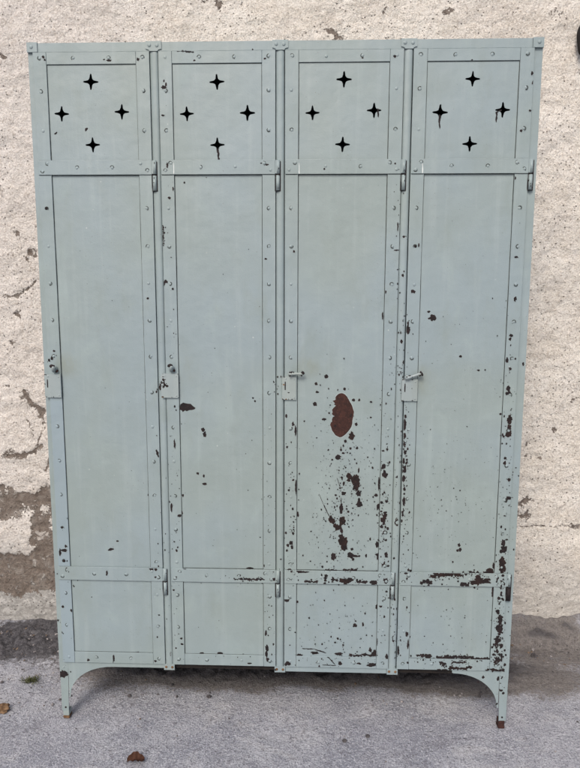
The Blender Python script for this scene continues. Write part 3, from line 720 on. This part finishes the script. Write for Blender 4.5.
for z in zs:
    for x in xs:
        m = wall_masks(x, z)
        p = Vector((x, 0, z))
        h = .010*noise.fractal(p*1.7, .9, 2.0, 3)+.0046*noise.fractal(p*14+Vector((4, 0, 0)), .7, 2.1, 4)
        lay = noise.fractal(Vector((x*5, 1.3, z*34)), .8, 2.0, 3)
        h += .0014*lay+.0022*noise.fractal(p*34+Vector((0, 7, 0)), .7, 2.1, 3)
        mm = min(1, max(0, (m-.28)/.45))
        h -= .0045*mm
        verts.append((x, WY-h+(.012*max(0, .25-z)*0), z)); bare.append(m); low.append(z)
nx, nz = len(xs), len(zs)
faces = [(j*nx+i, j*nx+i+1, (j+1)*nx+i+1, (j+1)*nx+i) for j in range(nz-1) for i in range(nx-1)]
# thickness: top and back
nb = len(verts)
verts += [(xs[0], WY+.3, zs[0]), (xs[-1], WY+.3, zs[0]), (xs[-1], WY+.3, zs[-1]), (xs[0], WY+.3, zs[-1])]
bare += [0]*4
faces.append((nb, nb+3, nb+2, nb+1))
faces.append(tuple([(nz-1)*nx+i for i in range(nx)]+[nb+2, nb+3]))
faces.append(tuple([j*nx for j in range(nz)]+[nb+3, nb]))
faces.append(tuple([j*nx+nx-1 for j in range(nz-1, -1, -1)]+[nb+1, nb+2]))
me = bpy.data.meshes.new('plaster_wall'); me.from_pydata(verts, [], faces)
at = me.attributes.new('bare', 'FLOAT', 'POINT'); at.data.foreach_set('value', bare)
for p in me.polygons: p.use_smooth = p.index < (nx-1)*(nz-1)
g = NG('limewashed_render')
sep = g.t.nodes.new('ShaderNodeSeparateXYZ'); g.t.links.new(g.co, sep.inputs[0]); Z = sep.outputs[2]; X = sep.outputs[0]
n1 = g.noise(7, 6, 0.62); n2 = g.noise(48, 5, 0.65); n3 = g.noise(170, 4, 0.65); n4 = g.noise(520, 2, 0.6)
hz = g.noise(1.0, 5, 0.62, g.mapping((16, 10, 60)))
white = g.mix(g.step(n1, .32, .68), (0.73, 0.68, 0.615), (0.82, 0.785, 0.735))
tr = g.noise(1.0, 5, 0.6, g.mapping((4.5, 3, 9), (1, 0, 4)), 1.2)
white = g.mix(g.math('MULTIPLY', g.step(tr, .50, .68), .50), white, (0.60, 0.57, 0.54))
white = g.mix(g.math('MULTIPLY', g.step(tr, .30, .44, 1, 0), .45), white, (0.82, 0.785, 0.74))
stn = g.noise(3.1, 5, 0.65, g.mapping((1, 1, .7), (5, 0, 9)))
white = g.mix(g.math('MULTIPLY', g.step(stn, .56, .72), .40), white, (0.50, 0.44, 0.385))
white = g.mix(g.step(X, -.1, .4, .55, 0), white, (0.645, 0.61, 0.60))
white = g.mix(g.math('MULTIPLY', g.step(n2, .50, .72), .45), white, (0.53, 0.465, 0.40))
white = g.mix(g.math('MULTIPLY', g.step(n3, .53, .64), .62), white, (0.37, 0.315, 0.27))
white = g.mix(g.math('MULTIPLY', g.step(n4, .54, .64), .52), white, (0.37, 0.32, 0.275))
white = g.mix(g.math('MULTIPLY', g.step(n3, .36, .46, 1, 0), .8), white, (0.86, 0.825, 0.77))
white = g.mix(g.math('MULTIPLY', g.step(hz, .55, .72), .22), white, (0.47, 0.41, 0.35))
# rain-washed grey towards the foot of the wall (splash zone, its own ragged edge)
ft = g.step(g.math('ADD', Z, g.math('MULTIPLY', n1, -.35)), -.02, .22, 1.0, 0.0)
white = g.mix(g.math('MULTIPLY', ft, g.step(X, .0, .5, .9, .5)), white, g.mix(g.step(n2, .42, .6), (0.32, 0.315, 0.305), (0.50, 0.495, 0.485)))
cement = g.mix(g.step(n2, .35, .65), (0.165, 0.135, 0.115), (0.24, 0.205, 0.18))
cement = g.mix(g.math('MULTIPLY', g.step(n3, .5, .7), .6), cement, (0.12, 0.09, 0.07))
cement = g.mix(g.math('MULTIPLY', g.step(g.noise(22, 5, .65), .5, .68), .6), cement, (0.31, 0.285, 0.26))
bv = g.math('ADD', g.attr('bare'), g.math('ADD', g.math('MULTIPLY', g.math('SUBTRACT', n2, .5), 2.1), g.math('MULTIPLY', g.math('SUBTRACT', n3, .5), 1.6)))
bm_ = g.math('MULTIPLY', g.step(bv, .30, .48), g.math('MULTIPLY', g.step(n3, .58, .70, 1, .45), g.step(g.noise(26, 6, .7, None, .5), .56, .64, 1, .35)))
# pits: small dark holes in the render, gathered along trowel lines
pv = g.math('ADD', g.voro(62), g.math('MULTIPLY', n3, .22))
pg = g.step(g.math('ADD', g.math('MULTIPLY', n1, .45), g.math('MULTIPLY', hz, .55)), .42, .56)
pit = g.math('MULTIPLY', g.step(pv, .21, .30, 1, 0), pg)
pv2 = g.math('ADD', g.voro(150), g.math('MULTIPLY', n4, .2))
pit2 = g.math('MULTIPLY', g.step(pv2, .18, .28, 1, 0), g.step(n2, .42, .56))
col = g.mix(bm_, white, cement)
col = g.mix(g.math('MULTIPLY', pit, .78), col, (0.085, 0.065, 0.05))
col = g.mix(g.math('MULTIPLY', pit2, .62), col, (0.11, 0.085, 0.065))
hh = g.math('ADD', g.math('MULTIPLY', n3, .5), g.math('ADD', g.math('MULTIPLY', n4, .28), g.math('MULTIPLY', n2, .8)))
hh = g.math('SUBTRACT', hh, g.math('ADD', g.math('MULTIPLY', pit, .7), g.math('ADD', g.math('MULTIPLY', pit2, .4), g.math('MULTIPLY', bm_, .35))))
me.materials.append(g.done(col, .92, g.bump(hh, 1.0, .011), 0, .15))
wall = bpy.data.objects.new('plaster_wall', me); COL.objects.link(wall)
tag(wall, 'rough limewashed wall with peeling patches and pitted cream render', 'wall')

# ------------------------------------------------------------------ GROUND
gx = axis(-40, 40, -0.75, 2.15, .007); gy = axis(-60, 12, -0.42, .60, .007)
DIRT_SHADE = []   # soft earthy marks, under the locker also painted shade, (x, y, rx, ry, amount) on the ground
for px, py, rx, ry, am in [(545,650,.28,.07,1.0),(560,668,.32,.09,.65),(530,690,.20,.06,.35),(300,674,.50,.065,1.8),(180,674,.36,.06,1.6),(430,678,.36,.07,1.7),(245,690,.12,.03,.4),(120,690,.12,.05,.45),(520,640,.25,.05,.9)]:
    x, y = at_ground(px, py); DIRT_SHADE.append((x, y, rx, ry, am))
SOIL_SHADE = []  # dark earth patches; beneath the locker they paint its contact shadow
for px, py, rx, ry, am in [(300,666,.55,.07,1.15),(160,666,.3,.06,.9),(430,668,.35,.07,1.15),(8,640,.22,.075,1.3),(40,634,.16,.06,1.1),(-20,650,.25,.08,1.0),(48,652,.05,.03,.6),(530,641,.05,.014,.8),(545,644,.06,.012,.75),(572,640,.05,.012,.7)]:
    x, y = at_ground(px, py); SOIL_SHADE.append((x, y, rx, ry, am))
verts, dirt_shade, soil_shade = [], [], []
for y in gy:
    for x in gx:
        p = Vector((x, y, 0))
        h = .010*noise.fractal(p*.9+Vector((2, 0, 0)), .9, 2, 2)*min(1, .3+abs(y)*.3)+.0022*noise.fractal(p*9, .75, 2.0, 4)
        d = s = 0
        near = -1 < x < 2.4 and -.5 < y < .7
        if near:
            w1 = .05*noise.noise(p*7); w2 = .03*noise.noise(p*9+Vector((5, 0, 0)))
            for (cx, cy, rx, ry, am) in DIRT_SHADE: d += am*math.exp(-(((x+w1-cx)/rx)**2+((y+w2-cy)/ry)**2))
            for (cx, cy, rx, ry, am) in SOIL_SHADE: s += am*math.exp(-(((x+w1-cx)/rx)**2+((y+w2-cy)/ry)**2))
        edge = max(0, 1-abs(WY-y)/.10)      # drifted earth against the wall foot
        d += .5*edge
        h += edge*(.018+.03*max(0, noise.noise(Vector((x*3.3, 7, 0))))) + .010*s*max(0, .6+noise.fractal(p*30, .6, 2, 3))
        if x > 1.33: h += (.062+.03*noise.noise(Vector((x*7, 2, 0)))+.012*noise.noise(Vector((x*31, 5, 0))))*max(0, 1-abs(WY-y)/.10)*min(1, (x-1.33)*8)
        foot = min(abs(x-.013), abs(x-1.305))
        if -.06 < y < .55 and foot < .06: h *= foot/.06
        verts.append((x, y, h-.001)); dirt_shade.append(d); soil_shade.append(s)
nx, ny = len(gx), len(gy)
faces = [(j*nx+i, j*nx+i+1, (j+1)*nx+i+1, (j+1)*nx+i) for j in range(ny-1) for i in range(nx-1)]
me = bpy.data.meshes.new('ground'); me.from_pydata(verts, [], faces)
me.attributes.new('dirt_shade', 'FLOAT', 'POINT').data.foreach_set('value', dirt_shade)
me.attributes.new('soil_shade', 'FLOAT', 'POINT').data.foreach_set('value', soil_shade)
for p in me.polygons: p.use_smooth = True
g = NG('worn_concrete')
n0 = g.noise(1.6, 5, .6); n1 = g.noise(9, 6, .65); n2 = g.noise(60, 5, .68); n3 = g.noise(210, 4, .65); n4 = g.noise(600, 2, .6)
c = g.mix(g.step(n1, .33, .67), (0.325, 0.338, 0.388), (0.48, 0.49, 0.54))
c = g.mix(g.math('MULTIPLY', g.step(n0, .45, .68), .35), c, (0.28, 0.29, 0.35))
mot = g.noise(4.2, 6, .68, g.mapping((1, 1.5, 1), (3, 1, 0)), .8)
c = g.mix(g.math('MULTIPLY', g.step(mot, .52, .64), .55), c, (0.58, 0.585, 0.62))
c = g.mix(g.math('MULTIPLY', g.step(mot, .32, .46, 1, 0), .5), c, (0.22, 0.22, 0.25))
c = g.mix(g.math('MULTIPLY', g.step(n2, .50, .66), .55), c, (0.215, 0.215, 0.255))
c = g.mix(g.math('MULTIPLY', g.step(n3, .53, .64), .72), c, (0.13, 0.125, 0.14))
c = g.mix(g.math('MULTIPLY', g.step(n4, .54, .66), .55), c, (0.14, 0.135, 0.15))
c = g.mix(g.math('MULTIPLY', g.step(n3, .36, .46, 1, 0), .75), c, (0.64, 0.65, 0.70))
vv = g.math('ADD', g.voro(75), g.math('MULTIPLY', n3, .2))
agg = g.math('MULTIPLY', g.step(vv, .16, .24, 1, 0), g.step(n1, .5, .62))
c = g.mix(g.math('MULTIPLY', agg, .7), c, (0.08, 0.07, 0.075))
dm = g.step(g.math('ADD', g.attr('dirt_shade'), g.math('ADD', g.math('MULTIPLY', g.math('SUBTRACT', n2, .5), 1.5), g.math('MULTIPLY', g.math('SUBTRACT', mot, .5), 1.6))), .12, 1.0)
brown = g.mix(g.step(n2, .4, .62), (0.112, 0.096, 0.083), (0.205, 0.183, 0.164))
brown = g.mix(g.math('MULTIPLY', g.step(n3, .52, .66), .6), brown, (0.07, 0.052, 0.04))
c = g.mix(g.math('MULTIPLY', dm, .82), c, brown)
sm = g.step(g.math('ADD', g.attr('soil_shade'), g.math('MULTIPLY', g.math('SUBTRACT', n2, .5), 2.0)), .25, .85)
earth = g.mix(g.step(n2, .4, .6), (0.035, 0.032, 0.036), (0.105, 0.10, 0.107))  # dark earth tone, doubling as painted shade beneath the locker
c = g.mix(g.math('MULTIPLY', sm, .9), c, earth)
hh = g.math('ADD', g.math('MULTIPLY', n2, 1.0), g.math('ADD', g.math('MULTIPLY', n3, .55), g.math('MULTIPLY', n4, .25)))
hh = g.math('SUBTRACT', hh, g.math('MULTIPLY', agg, .3))
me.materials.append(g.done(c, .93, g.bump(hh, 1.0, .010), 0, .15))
go = bpy.data.objects.new('ground', me); COL.objects.link(go); go['kind'] = 'structure'

# gravel and crumbs
def mat_stone(name, a, b):
    g = NG(name); n = g.noise(130, 4, .6)
    return g.done(g.mix(g.step(n, .35, .65), a, b), .9, g.bump(n, .5, .001), 0, .2)
ST1 = mat_stone('grey_stone', (.17, .16, .165), (.33, .31, .31)); ST2 = mat_stone('dark_stone', (.05, .047, .05), (.10, .092, .095)); ST3 = mat_stone('brown_stone', (.12, .085, .06), (.2, .15, .11))
bm = bmesh.new(); RG = random.Random(11)
def crumbs(n, fx, fy, lo, hi):
    for _ in range(n):
        x, y = fx(), fy()
        if not (-.75 < x < 2.15 and -.8 < y < .5): continue
        if y > -.03 and (abs(x-.012) < .03 or abs(x-1.305) < .03) and y < .05: continue
        s = lo+(hi-lo)*RG.random()**3
        r = bmesh.ops.create_icosphere(bm, subdivisions=1, radius=1)
        k = RG.random()*99; mi = RG.choice([0, 0, 1, 1, 2])
        sc = (s*RG.uniform(.7, 1.3), s*RG.uniform(.7, 1.3), s*RG.uniform(.4, .8))
        zz = .0015+.1*s + (.010 if y > .42 else 0)
        for v in r['verts']:
            q = 1+.45*noise.noise(v.co*1.7+Vector((k, 0, 0)))
            v.co = Vector((v.co.x*sc[0]*q+x, v.co.y*sc[1]*q+y, v.co.z*sc[2]*q+zz))
            for f in v.link_faces: f.material_index = mi
crumbs(1100, lambda: RG.uniform(-.6, .02), lambda: RG.gauss(.43, .06), .0012, .0075)
crumbs(520, lambda: RG.uniform(1.3, 2.0), lambda: RG.gauss(.42, .06), .0010, .0055)
crumbs(160, lambda: RG.uniform(1.3, 2.0), lambda: RG.gauss(.455, .015), .003, .010)
crumbs(420, lambda: RG.uniform(-.7, 2.0), lambda: RG.uniform(-.35, .5), .0009, .0040)
crumbs(150, lambda: RG.uniform(-.6, .0), lambda: RG.uniform(0, .38), .0015, .0062)
crumbs(160, lambda: RG.uniform(0, 1.3), lambda: RG.uniform(.1, .4), .0012, .006)
gr = link('gravel', bm, [ST1, ST2, ST3]); gr['kind'] = 'stuff'
gr['label'] = 'scattered grit and small gravel along the foot of the wall'; gr['category'] = 'gravel'

# countable bits lying on the ground
def leaf(name, px, py, L, Wd, rot, mat, label, cat, curl=.3, group=None):
    x, y = at_ground(px, py); bm = bmesh.new(); n, m = 14, 8; V = []
    for i in range(n+1):
        t = i/n; w = Wd*(math.sin(math.pi*min(1, t*.96+.02))**.7)*(1+.18*math.sin(t*23)); row = []
        for j in range(-m//2, m//2+1):
            s = j/(m/2)
            p = Vector(((t-.5)*L, s*w*.5, .010+curl*abs(s)**2*Wd*.5+.012*curl*math.sin(t*4)+.004*noise.noise(Vector((t*5, s*3, px)))))
            row.append(bm.verts.new(p))
        V.append(row)
    for i in range(n):
        for j in range(m): bm.faces.new((V[i][j], V[i+1][j], V[i+1][j+1], V[i][j+1]))
    r = bmesh.ops.solidify(bm, geom=bm.faces[:], thickness=.0008)
    o = link(name, bm, [mat], None, 60); o.location = (x, y, 0); o.rotation_euler = (0, 0, math.radians(rot)); tag(o, label, cat, group); return o
LEAF = mat_rust('dry_brown_leaf', (.11, .05, .032), (.16, .075, .05), (.05, .025, .018))
leaf('dry_leaf', 136, 764, .046, .034, 15, LEAF, 'curled reddish-brown dry leaf in front of the locker at the bottom', 'leaf', .5)
def lump(name, px, py, rad, mat, label, cat, seed, amp=.5):
    x, y = at_ground(px, py); bm = bmesh.new(); blob(bm, (0, 0, rad[2]*.55), rad, amp, seed, 3, 0, 1.6)
    o = link(name, bm, [mat], None, 50); o.location = (x, y, .001); tag(o, label, cat); return o
CLOD = mat_rust('rusty_earth', (.12, .07, .04), (.20, .125, .07), (.06, .035, .02))
lump('clod', 3, 711, (.020, .016, .012), CLOD, 'orange-brown clod of earth on the concrete left of the locker', 'clod', 3)
lump('pebble', 344.5, 741.5, (.0065, .005, .004), ST2, 'small dark pebble in front of the third door, left one of two', 'pebble', 5)
lump('pebble', 367.5, 737, (.0058, .005, .004), ST2, 'small dark pebble in front of the third door, right one of two', 'pebble', 8)
lump('pebble', 209, 697.5, (.0075, .006, .005), ST2, 'dark pebble under the second door of the locker', 'pebble', 12)
lump('pebble', 534, 657, (.012, .009, .007), ST2, 'dark flat pebble on the brown earth right of the locker', 'pebble', 15)
# tuft of moss by the left leg
MOSS = mat_stone('dull_moss', (.055, .062, .03), (.11, .115, .06))
x, y = at_ground(31, 682); bm = bmesh.new()
for k in range(220):
    a, r = RG.uniform(0, 6.28), abs(RG.gauss(0, .5))
    p = Vector((math.cos(a)*r*.034, math.sin(a)*r*.018, .003)); q = p+Vector((RG.gauss(0, .006), RG.gauss(0, .006), RG.uniform(.004, .012)))
    w = Vector((RG.uniform(-1, 1), RG.uniform(-1, 1), 0)).normalized()*.0016
    bm.faces.new([bm.verts.new(v) for v in (p-w, p+w, q+w*.3, q-w*.3)])
o = link('moss_tuft', bm, [MOSS]); o.location = (x, y, 0); tag(o, 'low dull green moss tuft on the concrete left of the leg', 'moss')

# iron holdfast on the wall at the right edge
hx, hz = at_front(583.5, 38, WY-.02)
bm = bmesh.new()
ol = []
for k in range(28):
    t = 2*math.pi*k/28; ol.append((.019*math.cos(t)*(1+.12*math.sin(3*t)), .052*math.sin(t)))
prism(bm, [ol], -.012, .0)
bmesh.ops.bevel(bm, geom=[e for e in bm.edges if abs(e.verts[0].co.y+.012) < 1e-5 and abs(e.verts[1].co.y+.012) < 1e-5 and len(e.link_faces) == 2 and e.calc_face_angle(0) > .5], offset=.003, segments=2, affect='EDGES')
o = link('iron_hook', bm, [IRON]); o.location = (hx, WY-.012, hz); tag(o, 'black iron hook fixed to the wall at the upper right edge', 'hook')
bm = bmesh.new(); tube(bm, [(0, -.010, .014), (0, -.03, .012), (0, -.044, -.004), (0, -.046, -.026), (0, -.036, -.044)], [.008, .0085, .008, .007, .005], 12)
link('hook_arm', bm, [IRON], o)
